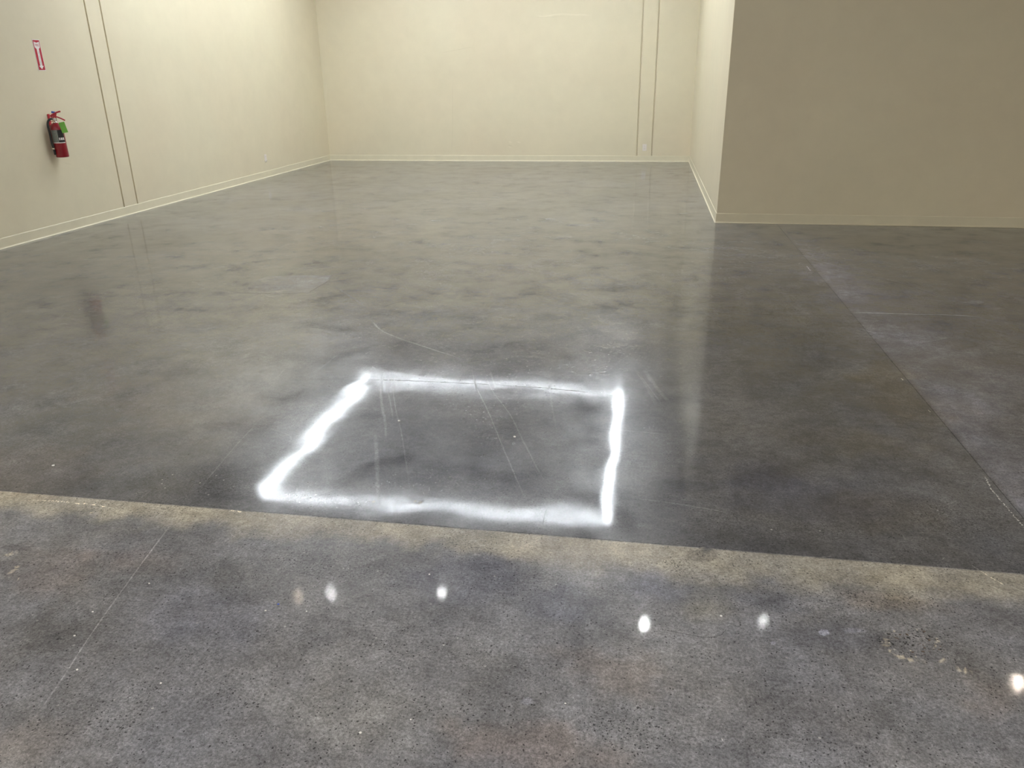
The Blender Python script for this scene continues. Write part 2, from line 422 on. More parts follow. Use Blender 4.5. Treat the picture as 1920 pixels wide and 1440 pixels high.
def strip(name, pts, width, mat, parent, strength=1.0, jit=0.0, step=0.04, ends=0.15, plane=None, seed=1):
    """pts: photo pixels; width in metres; becomes a feathered ribbon lying on the floor (or on a wall plane)"""
    P = [Vector(at(*p)) if plane is None else Vector(plane(*p)) for p in pts]
    rr = random.Random(seed+len(pts)*17+int(pts[0][0]))
    if mat[0][0] > 1.9: step = min(step, max(0.004, width*0.5))
    S = []; E_ = [P[0]*2-P[1]] + P + [P[-1]*2-P[-2]]
    for i in range(1, len(E_)-2):
        a, b, c_, d = E_[i-1], E_[i], E_[i+1], E_[i+2]; n = max(2, int((c_-b).length/step))
        for k in range(n):
            t = k/n; S.append(0.5*((2*b)+(c_-a)*t+(2*a-5*b+4*c_-d)*t*t+(3*b-a-3*c_+d)*t**3))
    S.append(P[-1])
    L = len(S); z = nextz()
    nrm = Vector((0, 0, 1)) if plane is None else plane.n
    V, F, fd = [], [], []
    off = 0.0; am = 1.0
    for i, q in enumerate(S):
        t = (S[min(i+1, L-1)]-S[max(i-1, 0)]).normalized(); s = t.cross(nrm).normalized()
        off = off*0.7+rr.uniform(-1, 1)*jit
        am = 0.6*am+0.4*rr.uniform(0.35, 1.35) if mat[0][0] < 1.9 else rr.choice((0, 0.15, 0.4, 1.0, 1.3))
        q = q + s*off + nrm*z
        e = min(i, L-1-i)/max(1, (L-1)*ends); a = strength*min(1.0, e)*am
        wv = width*(rr.uniform(0.75, 1.25) if mat[0][0] < 1.9 else rr.uniform(0.3, 1.4))
        for o_, f in ((-0.5, 0.0), (-0.2, 1.0), (0.2, 1.0), (0.5, 0.0)):
            V.append(q+s*o_*wv); fd.append(f*a)
        if i:
            for k in range(3):
                c0 = (i-1)*4+k; F.append((c0, c0+4, c0+5, c0+1))
    return mark_obj(name, V, F, fd, mat, parent, plane)
def patch(name, pts, mat, parent, feather=0.2, strength=1.0, fades=None):
    P = [Vector(at(*p)) for p in pts]; c = sum(P, Vector())/len(P); z = Vector((0, 0, nextz()))
    n = len(P); V = [c+z]; fd = [strength]
    for i, q in enumerate(P):
        fs = 1 if fades is None else fades[i]
        V += [c.lerp(q, 1-feather)+z, q+z]; fd += [strength*fs, 0.0]
    F = []
    for i in range(n):
        j = (i+1) % n
        F += [(0, 1+2*i, 1+2*j), (1+2*i, 2+2*i, 2+2*j, 1+2*j)]
    return mark_obj(name, V, F, fd, mat, parent)

SCR = [  # (pixels, width m, material, strength, jitter)
    # saw cut across the main slab and its hairline
    ([(500, 713), (700, 712), (900, 720), (1080, 733), (1180, 748), (1290, 770)], 0.010, D_DARK, 0.75, 0.002),
    # tyre tracks inside the light's reflection
    ([(722, 695), (714, 720), (716, 760), (722, 790), (724, 830)], 0.016, D_LIGHT, 0.7, 0.001),
    ([(731, 697), (727, 725), (733, 760), (738, 790)], 0.010, D_LIGHT, 0.6, 0.001),
    ([(745, 697), (737, 722), (740, 760), (750, 800), (760, 860), (770, 930)], 0.008, D_LIGHT, 0.75, 0.001),
    ([(703, 810), (706, 850), (708, 900), (711, 950)], 0.022, D_LIGHT, 0.7, 0.001),
    ([(884, 690), (893, 725), (915, 770), (948, 850), (985, 935)], 0.008, D_LIGHT, 0.85, 0.001),
    ([(908, 700), (925, 735), (955, 775), (985, 835), (1022, 905)], 0.008, D_LIGHT, 0.85, 0.001),
    ([(918, 695), (930, 728)], 0.012, D_LIGHT, 0.5, 0.001),
    ([(1030, 710), (1035, 760), (1045, 815)], 0.012, D_LIGHT, 0.35, 0.001),
    ([(690, 595), (720, 622), (780, 645), (845, 666), (870, 675)], 0.018, D_LIGHT, 0.75, 0.002),
    ([(625, 535), (660, 558), (690, 580)], 0.016, D_LIGHT, 0.5, 0.002),
    ([(770, 610), (850, 640), (900, 650)], 0.012, D_LIGHT, 0.3, 0.002),
    # scrape marks right of the reflection
    ([(1190, 690), (1210, 720), (1232, 762)], 0.022, D_LIGHT, 0.6, 0.001),
    ([(1207, 693), (1228, 722), (1255, 755)], 0.030, D_LIGHT, 0.7, 0.001),
    ([(1198, 700), (1240, 758)], 0.010, D_LIGHT, 0.6, 0.001),
    ([(1080, 795), (1150, 805), (1260, 815)], 0.008, D_LIGHT, 0.6, 0.001),
    ([(1180, 933), (1270, 945), (1370, 962)], 0.008, D_LIGHT, 0.75, 0.001),
    ([(1175, 933), (1215, 928)], 0.012, D_LIGHT, 0.6, 0.001),
    ([(1320, 680), (1420, 672)], 0.012, D_LIGHT, 0.35, 0.001),
    ([(1330, 583), (1450, 590), (1585, 592)], 0.010, D_DARK, 0.5, 0.002),
    ([(1330, 583), (1390, 588)], 0.014, D_LIGHT, 0.5, 0.001),
    # left of it
    ([(480, 795), (440, 838), (400, 885), (370, 920)], 0.007, D_LIGHT, 0.7, 0.001),
    ([(497, 800), (545, 818), (540, 830)], 0.007, D_LIGHT, 0.5, 0.001),
    ([(590, 700), (625, 672)], 0.010, D_LIGHT, 0.5, 0.001),
    ([(535, 690), (520, 708)], 0.010, D_LIGHT, 0.5, 0.001),
    ([(640, 660), (600, 690), (585, 700)], 0.008, D_LIGHT, 0.5, 0.001),
    ([(200, 770), (240, 765)], 0.010, D_LIGHT, 0.4, 0.002),
    ([(285, 918), (235, 930)], 0.010, D_LIGHT, 0.6, 0.001), ([(285, 918), (258, 938)], 0.008, D_LIGHT, 0.6, 0.001),
    # long pale line on the front slab
    ([(325, 977), (250, 1078), (170, 1190), (118, 1270), (58, 1356)], 0.006, D_LIGHT, 1.0, 0.0004),
    ([(342, 1056), (335, 1078)], 0.005, D_LIGHT, 0.6, 0.0005),
    # hairline cracks
    ([(1028, 950), (1020, 968), (1018, 985)], 0.006, D_DARK, 0.9, 0.002),
    ([(565, 940), (590, 930), (625, 925)], 0.005, D_DARK, 0.6, 0.002),
    ([(1365, 1175), (1352, 1190), (1330, 1195), (1290, 1190), (1240, 1180)], 0.004, D_DARK, 0.6, 0.001),
    ([(1365, 1175), (1368, 1168)], 0.004, D_LIGHT, 0.7, 0.0005),
    # right slab
    ([(1592, 586), (1680, 588), (1790, 591), (1850, 596)], 0.020, D_LIGHT, 1.5, 0.003),
    ([(1500, 478), (1600, 508), (1680, 528), (1780, 560)], 0.016, D_LIGHT, 0.4, 0.002),
    ([(1520, 500), (1640, 520), (1720, 538)], 0.014, D_LIGHT, 0.4, 0.002),
    ([(1825, 487), (1858, 493)], 0.030, D_LIGHT, 0.6, 0.002), ([(1800, 567), (1822, 567)], 0.030, D_LIGHT, 0.8, 0.002),
    ([(1852, 661), (1862, 662)], 0.016, D_WHITE, 1.0, 0.0),
    ([(1560, 600), (1700, 640), (1800, 630)], 0.016, D_LIGHT, 0.3, 0.004),
    ([(1700, 690), (1800, 695), (1890, 705)], 0.012, D_LIGHT, 0.4, 0.003),
    ([(1400, 445), (1470, 452), (1600, 500)], 0.01, D_LIGHT, 0.15, 0.002),
    # long scratches on the front slab at the right
    ([(1812, 1053), (1850, 1078), (1893, 1103)], 0.004, D_WHITE, 1.0, 0.0004), ([(1840, 1090), (1915, 1125)], 0.004, D_LIGHT, 0.5, 0.0005),
    ([(1688, 996), (1705, 1022)], 0.006, D_LIGHT, 0.7, 0.0008),
    ([(1645, 1305), (1700, 1312)], 0.006, D_LIGHT, 0.5, 0.001), ([(1740, 1425), (1752, 1440)], 0.005, D_LIGHT, 0.7, 0.0005),
    ([(1352, 1383), (1356, 1390)], 0.004, D_WHITE, 1.4, 0.0), ([(1540, 1045), (1560, 1043)], 0.005, D_WHITE, 1.0, 0.0),
    ([(1668, 1046), (1680, 1044)], 0.005, D_WHITE, 1.0, 0.0), ([(1766, 1050), (1770, 1046)], 0.004, D_WHITE, 1.0, 0.0),
    # chalky chipped filler along the right joint
    ([(1844, 888), (1862, 922), (1870, 930), (1895, 960), (1935, 1005)], 0.007, D_WHITE, 1.5, 0.0025),
    ([(1512, 498), (1520, 508)], 0.016, D_WHITE, 1.2, 0.002), ([(1690, 709), (1694, 714)], 0.010, D_WHITE, 1.0, 0.001), ([(1740, 768), (1744, 773)], 0.008, D_WHITE, 1.0, 0.001),
    # crumbs of the cross joint
    ([(60, 938), (130, 942), (210, 952)], 0.010, D_WHITE, 0.7, 0.003), ([(430, 957), (455, 960)], 0.008, D_WHITE, 1.0, 0.002),
    # streaks far back
    ([(880, 345), (960, 340), (1040, 338)], 0.06, D_LIGHT, 0.35, 0.01), ([(905, 350), (1000, 348)], 0.05, D_LIGHT, 0.3, 0.01),
    ([(1270, 400), (1310, 399)], 0.05, D_LIGHT, 0.5, 0.01), ([(1280, 380), (1305, 379)], 0.05, D_LIGHT, 0.35, 0.01),
    ([(740, 328), (790, 326)], 0.06, D_LIGHT, 0.3, 0.01), ([(1150, 534), (1175, 532)], 0.02, D_LIGHT, 0.5, 0.002),
    ([(925, 450), (921, 500), (928, 560), (930, 590)], 0.012, D_LIGHT, 0.12, 0.003),
]
for k, (pts, wd, mt, st, jt) in enumerate(SCR):
    strip('scratch' if mt in (D_LIGHT,) else ('hairline_crack' if mt is D_DARK else 'chipped_edge'), pts, wd, mt, floor, st, jt, seed=k)
# random faint scuffs between the marks
rs = random.Random(4)
for k in range(46):
    cx, cy = rs.uniform(420, 1350), rs.uniform(560, 980)
    a = rs.choice([0.15, 0.25, -0.2, 0.9, -0.6, 2.4]); l = rs.uniform(25, 90)
    strip('scratch', [(cx, cy), (cx+l*math.cos(a)*0.5, cy+l*math.sin(a)*0.25), (cx+l*math.cos(a+0.1), cy+l*math.sin(a+0.1)*0.5)], rs.uniform(0.004, 0.008), D_LIGHT, floor, rs.uniform(0.10, 0.25), 0.001, seed=k+200)

patch('skim_patch', [(440, 549), (470, 530), (497, 518), (560, 516), (622, 516), (618, 526), (600, 536), (578, 549), (520, 551)], D_PATCH, floor, 0.06, 0.85, [0.05, 0.25, 0.6, 0.9, 1, 1, 1, 0.8, 0.2])
def blob(cx, cy, rx, ry, n=18, j=0.2, seed=1):
    r = random.Random(seed); return [(cx+rx*math.cos(2*math.pi*i/n)*(1+r.uniform(-j, j)), cy+ry*math.sin(2*math.pi*i/n)*(1+r.uniform(-j, j))) for i in range(n)]
patch('damp_stain', blob(1318, 1041, 32, 14, seed=3), D_WET, floor, 0.12, 0.9)
patch('damp_stain', blob(1190, 1028, 26, 7, seed=5), D_WET, floor, 0.25, 0.6)
patch('damp_stain', blob(925, 1002, 40, 6, seed=6), D_WET, floor, 0.3, 0.5)
patch('damp_stain', blob(15, 1065, 22, 16, seed=8), D_WET, floor, 0.15, 0.8)
patch('damp_stain', blob(30, 1027, 30, 7, seed=9), D_WET, floor, 0.2, 0.8)
patch('pale_spot', blob(1545, 1186, 11, 7, seed=10), D_PATCH, floor, 0.2, 1.6)
patch('pale_spot', blob(988, 1315, 14, 9, seed=11), D_PATCH, floor, 0.5, 0.7)
patch('pale_spot', blob(1450, 1206, 6, 4, seed=12), D_PATCH, floor, 0.3, 0.8)
patch('pale_spot', blob(1600, 1183, 28, 6, seed=13), D_PATCH, floor, 0.5, 0.7)
patch('pale_spot', blob(1830, 567, 18, 4, seed=14), D_PATCH, floor, 0.4, 0.6)
for k, (pts, wd) in enumerate([([(1658, 1190), (1660, 1205), (1668, 1222), (1685, 1232), (1710, 1238), (1740, 1242)], 0.022), ([(1748, 1215), (1760, 1205), (1757, 1195)], 0.010),
        ([(1762, 1236), (1775, 1244)], 0.03), ([(1790, 1252), (1825, 1262)], 0.03), ([(35, 1035), (0, 1045)], 0.03), ([(32, 1060), (18, 1078)], 0.02), ([(32, 1082), (38, 1088)], 0.012),
        ([(690, 938), (705, 943)], 0.02), ([(778, 938), (792, 944)], 0.02), ([(175, 960), (160, 968)], 0.02)]):
    strip('crumbled_mortar', pts, wd, D_CRUMB, floor, 1.0, 0.004, step=0.006, seed=k+60)
# exposed stones in the worn round patch
STONE_A = plain('brown_aggregate', (0.10, 0.07, 0.05), 0.5, 0, 0.2, 80); STONE_B = plain('dark_aggregate', (0.03, 0.028, 0.028), 0.5, 0, 0.2, 80)
STONE_C = plain('pale_aggregate', (0.45, 0.40, 0.33), 0.5, 0, 0.1, 80)
def pebble_mesh(nm, mt, sd):
    r = random.Random(sd); bm = bmesh.new(); bmesh.ops.create_icosphere(bm, subdivisions=1, radius=1)
    for v in bm.verts: v.co *= r.uniform(0.75, 1.1); v.co.z *= 0.3
    me = bpy.data.meshes.new(nm); bm.to_mesh(me); bm.free(); me.materials.append(mt)
    for p in me.polygons: p.use_smooth = True
    return me
PEB = [pebble_mesh('aggregate_stone', mt, i) for i, mt in enumerate((STONE_A, STONE_B, STONE_C))]
for k in range(60):
    a, r = rs.uniform(0, 6.28), math.sqrt(rs.random())
    q = at(1708+60*r*math.cos(a), 1207+28*r*math.sin(a))
    o = bpy.data.objects.new('aggregate_stone', PEB[rs.choice([0, 0, 1, 1, 1, 2])]); COL.objects.link(o); o.parent = floor
    s = rs.uniform(0.0015, 0.0045); o.scale = (s*rs.uniform(1, 1.7), s, s*0.5); o.rotation_euler = (0, 0, rs.uniform(0, 6)); o.location = (q[0], q[1], 0.0002)

# loose crumbs lying on the floor
CR_W = plain('white_grit', (0.8, 0.78, 0.74), 0.6, 0, 0.05, 80); CR_B = plain('blue_chip', (0.05, 0.10, 0.45), 0.5, 0, 0.05, 80)
def crumb(px, py, s, mt, label, grp=None):
    r = random.Random(int(px*3+py)); bm = bmesh.new(); bmesh.ops.create_icosphere(bm, subdivisions=1, radius=s)
    for v in bm.verts: v.co = Vector((v.co.x*r.uniform(.8, 1.4), v.co.y*r.uniform(.7, 1.1), max(-s*0.5, v.co.z*0.6)))
    o = from_bm('grit_crumb', bm, mt); q = at(px, py); o.location = (q[0], q[1], s*0.5+0.0008)
    return tag(o, label, 'debris', grp)
crumb(522, 1134, 0.0035, CR_B, 'tiny blue chip lying on the bare concrete')
for px, py, s in [(805, 1078, .003), (1352, 1156, .004), (145, 1257, .0035), (676, 1375, .0035), (140, 1193, .003), (174, 1148, .003), (280, 1095, .003), (498, 1146, .003), (575, 1147, .0025),
                  (1060, 1320, .0025), (770, 1350, .0025), (302, 1282, .003), (100, 874, .006), (965, 820, .006), (748, 790, .006)]:
    if at(px, py)[1] < JY: crumb(px, py, s, CR_W, 'tiny pale grit crumb on the speckled slab with the pale border strip', 'loose grit on the floor')
    else: crumb(px, py, s, CR_W, 'tiny pale grit crumb on the glossy slab that mirrors the ring light', 'loose grit on the glossy slab')

# ------------------------------------------------------------------ walls
def wall_with_panels(name, axis, plane_c, a0, a1, gaps, sign, D):
    """backing slab plus raised panels with a recessed groove between them; axis 'x' = wall at constant x"""
    def bx_(n, u0, u1, d0, d1, bev, par):
        lo, hi = sorted((plane_c+sign*d0, plane_c+sign*d1))
        if axis == 'x': return box(n, lo, hi, u0, u1, -0.01, HC, PAINT, par, bev)
        return box(n, u0, u1, lo, hi, -0.01, HC, PAINT, par, bev)
    root = struct(bx_(name, a0, a1, -D, -0.25, 0, None))
    e = [a0] + [v for gp in gaps for v in gp] + [a1]
    for k in range(0, len(e), 2): bx_('wall_panel', e[k], e[k+1], -D-0.002, 0.0, 0.004, root)
    return root
GW = 0.011
wall_left = wall_with_panels('wall_left', 'x', XL, YF-0.2, YB+0.2, [(8.423-GW, 8.423+GW), (8.683-GW, 8.683+GW)], 1, 0.016)
wall_back = wall_with_panels('wall_back', 'y', YB, XL-0.2, XP+0.3, [(-0.180-GW, -0.180+GW), (0.090-GW, 0.090+GW)], -1, 0.028)
struct(box('wall_partition', XP, XR+0.2, YP, YB+0.25, -0.01, HC, PAINT, None, 0.003))
struct(box('wall_right', XR, XR+0.25, YF-0.2, YP, -0.01, HC, PAINT))
struct(box('wall_front', XL-0.2, XR+0.2, YF-0.25, YF, -0.01, HC, PAINT))
struct(box('ceiling', XL-0.3, XR+0.3, YF-0.3, YB+0.3, HC, HC+0.2, CEIL))

# cove base: thin sheet with rounded top and flared toe, mitred at the corners
PROF = [(0.0, 0.0), (0.016, 0.0), (0.0165, 0.0025), (0.010, 0.0065), (0.006, 0.013), (0.0056, 0.022), (0.0054, 0.093), (0.0046, 0.0985), (0.0018, 0.102), (0.0, 0.102)]
def baseboard(name, p0, p1, nrm, m0, m1):
    """m0/m1: how far each end moves along the run per metre of profile depth (miter)"""
    bm = bmesh.new(); p0, p1, nrm = Vector((*p0, 0)), Vector((*p1, 0)), Vector((*nrm, 0)); d = (p1-p0).normalized()
    A = [bm.verts.new(p0+nrm*x+d*(m0*x)+Vector((0, 0, z))) for x, z in PROF]
    B = [bm.verts.new(p1+nrm*x+d*(m1*x)+Vector((0, 0, z))) for x, z in PROF]
    for k in range(len(PROF)-1): bm.faces.new((A[k], A[k+1], B[k+1], B[k]))
    bm.faces.new(A); bm.faces.new(B[::-1])
    bmesh.ops.recalc_face_normals(bm, faces=bm.faces[:])
    return struct(from_bm(name, bm, PAINT_BASE))
e_ = 0.0005
baseboard('baseboard_left', (XL, YF), (XL, YB), (1, 0), 0, -1)
baseboard('baseboard_back', (XL, YB), (XP, YB), (0, -1), 1, -1)
baseboard('baseboard_partition_side', (XP, YB), (XP, YP), (-1, 0), 1, 1)
baseboard('baseboard_partition_front', (XP, YP), (XR, YP), (0, -1), -1, -1)
baseboard('baseboard_right', (XR, YP), (XR, YF), (-1, 0), 1, -1)

# wall marks
class Plane:
    def __init__(s, axis, c, n): s.axis, s.c, s.n = axis, c, Vector(n)
    def __call__(s, px, py):
        d = FW + RT*(px-960)/FPX - UP*(py-720)/FPX
        i = 0 if s.axis == 'x' else 1
        return EYE + d*((s.c-EYE[i])/d[i])
PB, PL = Plane('y', YB, (0, -1, 0)), Plane('x', XL, (1, 0, 0))
for k, (pts, wd, mt, st) in enumerate([
    ([(848, 148), (849, 200), (848, 250), (847, 288)], 0.008, D_WALLD, 0.6), ([(828, 99), (850, 94), (888, 88)], 0.010, D_WALLD, 0.6), ([(888, 88), (890, 70)], 0.006, D_WALLD, 0.4),
    ([(1003, 29), (1020, 31), (1050, 27), (1080, 28), (1110, 29)], 0.03, D_WALL, 0.8), ([(1005, 33), (1060, 31)], 0.008, D_WALLD, 0.5),
    ([(953, 266), (961, 267)], 0.03, D_WALL, 1.0), ([(968, 266), (977, 267)], 0.03, D_WALL, 1.0), ([(952, 272), (962, 274)], 0.02, D_WALLD, 0.9), ([(952, 275), (960, 277)], 0.012, D_WALL, 1.0),
    ([(612, 150), (611, 205)], 0.012, D_WALL, 0.5), ([(1228, 20), (1236, 22)], 0.012, D_WALLD, 0.5)]):
    strip('plaster_mark', pts, wd, mt, wall_back, st, 0.003, seed=k+90, plane=PB)
for k, (pts, wd, mt, st) in enumerate([([(40, 20), (52, 34)], 0.012, D_WALL, 0.5), ([(118, 305), (135, 308)], 0.010, D_WALLD, 0.5), ([(262, 347), (268, 346)], 0.014, D_WALL, 0.7)]):
    strip('plaster_mark', pts, wd, mt, wall_left, st, 0.003, seed=k+120, plane=PL)

# ------------------------------------------------------------------ outlets
def outlet(loc, rz, label):
    r = empty('wall_outlet', loc, rz)      # local: face towards -y, base at plate bottom
    from_bm('cover_plate', box_bm(-0.0375, 0.0375, -0.007, 0, 0, 0.118, 0.0025), PLASTIC, r)
    for z in (0.036, 0.082):
        s = from_bm('socket', box_bm(-0.017, 0.017, -0.0095, -0.006, z-0.014, z+0.014, 0.003), PLASTIC, r)
        for x in (-0.007, 0.007): box('slot', x-0.0012, x+0.0012, -0.0099, -0.009, z-0.003, z+0.006, DARK, s)
    lathe('screw', [(0, 0), (0.003, 0), (0.003, 0.0012), (0, 0.0016)], CHROME, r, 10, (0, -0.007, 0.059), Matrix.Rotation(math.pi/2, 4, 'X'))
    return tag(r, label, 'outlet')
qb = PB(1208.5, 276.5)
outlet((qb[0], YB, qb[2]-0.059), 0, 'ivory outlet plate on the back wall between the two vertical grooves')
ql = PL(497.5, 296.5)
outlet((XL, ql[1], ql[2]-0.059), math.pi/2, 'cream outlet plate low on the wall that holds the fire extinguisher')

# ------------------------------------------------------------------ sign
def mesh_text(name, body, size, mat, parent, loc, rot, ext=0.0004, sx=1.0):
    cu = bpy.data.curves.new(name, 'FONT'); cu.body = body; cu.size = size; cu.align_x = 'CENTER'; cu.align_y = 'CENTER'; cu.extrude = ext
    cu.space_line = 0.72
    t = bpy.data.objects.new(name, cu); COL.objects.link(t)
    dg = bpy.context.evaluated_depsgraph_get()
    me = bpy.data.meshes.new_from_object(t.evaluated_get(dg)); me.name = name
    bpy.data.objects.remove(t); bpy.data.curves.remove(cu)
    o = link(name, me, None, parent); me.materials.clear(); me.materials.append(mat)
    o.location = loc; o.rotation_euler = rot; o.scale = (sx, 1, 1)
    return o
SW, SH = 0.102, 0.290
tl, br = PL(61.5, 76), PL(84, 132.5)
sgn = empty('fire_sign', (XL, (tl[1]+br[1])/2, br[2]), math.pi/2)   # local x runs along the wall (away from the camera), -y out of it
from_bm('sign_plate', box_bm(-SW/2, SW/2, -0.003, 0, 0, SH, 0.0008, 1), SIGN_WHITE, sgn)
box('red_field', -SW/2+0.006, SW/2-0.006, -0.0036, -0.0025, 0.006, SH-0.006, SIGN_RED, sgn)
def flat(name, pts, y, mat, parent, th=0.0006):
    bm = bmesh.new(); a = [bm.verts.new((x, y, z)) for x, z in pts]; b = [bm.verts.new((x, y-th, z)) for x, z in pts]
    n = len(pts); bm.faces.new(a); bm.faces.new(b[::-1])
    for k in range(n): bm.faces.new((a[k], b[k], b[(k+1) % n], a[(k+1) % n]))
    bmesh.ops.recalc_face_normals(bm, faces=bm.faces[:]); bmesh.ops.triangulate(bm, faces=[f for f in bm.faces if len(f.verts) > 4])
    return from_bm(name, bm, mat, parent)
T = SH
arrow = [(-0.036, T-0.020), (0, T-0.030), (0.036, T-0.020), (0.036, T-0.072), (0.015, T-0.088), (0.015, 0.045), (0.032, 0.045), (0, 0.014), (-0.032, 0.045), (-0.015, 0.045), (-0.015, T-0.088), (-0.036, T-0.072)]
flat('arrow', arrow, -0.0036, SIGN_WHITE, sgn)
mesh_text('fire_lettering', 'FIRE', 0.034, SIGN_RED, sgn, (0, -0.0043, T-0.053), (math.pi/2, 0, 0), 0.0003, 0.82)
mesh_text('extinguisher_lettering', '\n'.join('EXTINGUISHER'), 0.0150, SIGN_DARK, sgn, (0, -0.0043, (T-0.088+0.033)/2), (math.pi/2, 0, 0), 0.0003, 0.75)
tag(sgn, 'narrow red and white sign with a down arrow above the fire extinguisher', 'sign')

# ------------------------------------------------------------------ fire extinguisher on the left wall
R = 0.061
qe = Plane('x', XL+0.080, (1, 0, 0))(116.5, 288)
EX = empty('fire_extinguisher', (XL+0.080, qe[1], 0.765))    # base at the bottom of the cylinder, on its axis
lathe('cylinder', [(0, 0.006), (R*0.80, 0.006), (R*0.94, 0.0), (R, 0.010), (R, 0.275), (R*0.965, 0.295), (R*0.84, 0.315), (R*0.62, 0.330), (R*0.36, 0.338), (0.02, 0.342), (0, 0.342)], RED, EX, 40)
lathe('neck_collar', [(0.021, 0.336), (0.021, 0.352), (0.017, 0.355), (0.017, 0.366), (0, 0.366)], CHROME, EX, 20)
vb = from_bm('valve_body', box_bm(-0.016, 0.016, -0.016, 0.016, 0.358, 0.392, 0.004), CHROME, EX)
hd = math.radians(38)        # direction in which handle and lever point, measured from the wall normal
hv = Vector((math.cos(hd), math.sin(hd), 0)); hs = Vector((-math.sin(hd), math.cos(hd), 0))
def bent_plate(name, pts, wid, th, mat, parent):
    """folded sheet: pts (along, z) in the handle's plane"""
    bm = bmesh.new(); rows = []
    for i, (a, z) in enumerate(pts):
        p, q = pts[max(i-1, 0)], pts[min(i+1, len(pts)-1)]
        t = Vector((q[0]-p[0], q[1]-p[1])).normalized(); nrm = Vector((-t.y, t.x))
        ww = wid if not callable(wid) else wid(i/(len(pts)-1)); r = []
        for s, o in ((-1, 0), (1, 0), (1, 1), (-1, 1)):
            c = hv*(a+nrm.x*th*o)+hs*(s*ww/2)+Vector((0, 0, z+nrm.y*th*o)); r.append(bm.verts.new(c))
        rows.append(r)
    for a, b in zip(rows[:-1], rows[1:]):
        for k in range(4): bm.faces.new((a[k], a[(k+1) % 4], b[(k+1) % 4], b[k]))
    bm.faces.new(rows[0]); bm.faces.new(rows[-1][::-1])
    bmesh.ops.recalc_face_normals(bm, faces=bm.faces[:])
    bmesh.ops.bevel(bm, geom=bm.edges[:], offset=th*0.25, segments=1, affect='EDGES')
    return from_bm(name, bm, mat, parent)
bent_plate('carry_handle', [(-0.018, 0.392), (0.020, 0.392), (0.034, 0.386), (0.060, 0.373), (0.082, 0.360), (0.088, 0.354)], 0.028, 0.013, RED_METAL, EX)
lv = bent_plate('lever', [(-0.030, 0.398), (-0.014, 0.410), (0.006, 0.420), (0.032, 0.432), (0.058, 0.440), (0.070, 0.441)], 0.030, 0.015, RED_METAL, EX)
for s in (-1, 1):
    bm = bmesh.new(); th = 0.002
    P2 = [(-0.030, 0.384), (0.016, 0.384), (0.030, 0.430), (-0.004, 0.416), (-0.030, 0.402)]
    A = [bm.verts.new(hv*a+hs*(s*0.0135)+Vector((0, 0, z))) for a, z in P2]; B = [bm.verts.new(hv*a+hs*(s*(0.0135+th))+Vector((0, 0, z))) for a, z in P2]
    bm.faces.new(A); bm.faces.new(B[::-1])
    for k in range(5): bm.faces.new((A[k], B[k], B[(k+1) % 5], A[(k+1) % 5]))
    bmesh.ops.recalc_face_normals(bm, faces=bm.faces[:]); from_bm('lever_cheek', bm, RED_METAL, lv)
# pull pin with blue seal
tube('pull_pin', [hs*0.020-hv*0.012+Vector((0, 0, 0.402)), -hs*0.026-hv*0.012+Vector((0, 0, 0.402))], 0.0028, CHROME, EX, 8, 2)
bm = box_bm(-0.024, 0.010, -0.005, 0.005, -0.010, 0.010, 0.003)
bmesh.ops.transform(bm, matrix=Matrix.Translation((0.004, 0.008, 0.440)) @ Matrix.Rotation(math.radians(18), 4, 'Y') @ Matrix.Rotation(math.radians(35), 4, 'Z'), verts=bm.verts[:])
seal = from_bm('tamper_seal', bm, BLUE, EX); seal['label'] = 'blue plastic tamper seal'
tube('seal_loop', [(0.004, 0.004, 0.434), (-0.006, -0.010, 0.415), (-0.012, -0.018, 0.402)], 0.0016, BLUE, seal, 6, 4)
# gauge facing the room
gr = Matrix.Rotation(math.pi/2, 4, 'Y')
gq = Matrix.Rotation(math.radians(-48), 4, 'Z')
ga = lathe('pressure_gauge', [(0, 0), (0.016, 0), (0.017, 0.003), (0.017, 0.012), (0.0145, 0.014), (0.0145, 0.0125), (0, 0.0125)], BRASS, EX, 20, (0, 0, 0), Matrix.Translation((0.012, -0.013, 0.375)) @ gq @ gr)
lathe('gauge_face', [(0, 0.0), (0.014, 0.0), (0.014, 0.0004), (0, 0.0004)], SIGN_WHITE, ga, 20, (0, 0, 0), Matrix.Translation((0.012, -0.013, 0.375)) @ gq @ gr @ Matrix.Translation((0, 0, 0.0126)))
# hose: leaves the valve towards the near side and runs down along the cylinder
hx, hy = -0.030, -0.072
hose = tube('hose', [(0.0, -0.014, 0.376), (-0.010, -0.040, 0.380), (-0.022, -0.066, 0.362), (-0.028, -0.080, 0.320), (hx, hy-0.004, 0.24), (hx, hy-0.002, 0.15), (hx+0.004, hy+0.002, 0.085)], 0.0105, DARK, EX, 12, 6)
lathe('hose_ferrule', [(0.009, 0), (0.0125, 0), (0.0125, 0.024), (0.009, 0.024)], CHROME, hose, 14, (0, 0, 0), Matrix.Translation((0.0, -0.012, 0.376)) @ Matrix.Rotation(math.radians(80), 4, 'X'))
lathe('nozzle', [(0, 0), (0.0085, 0), (0.0095, 0.004), (0.0125, 0.050), (0.0125, 0.062), (0, 0.062)], DARK, EX, 14, (hx+0.004, hy+0.002, 0.028))
clip = from_bm('hose_clip', box_bm(-0.016, 0.016, -0.014, 0.016, 0.082, 0.098, 0.003), CHROME, EX); clip.location = (hx+0.004, hy+0.002, 0)
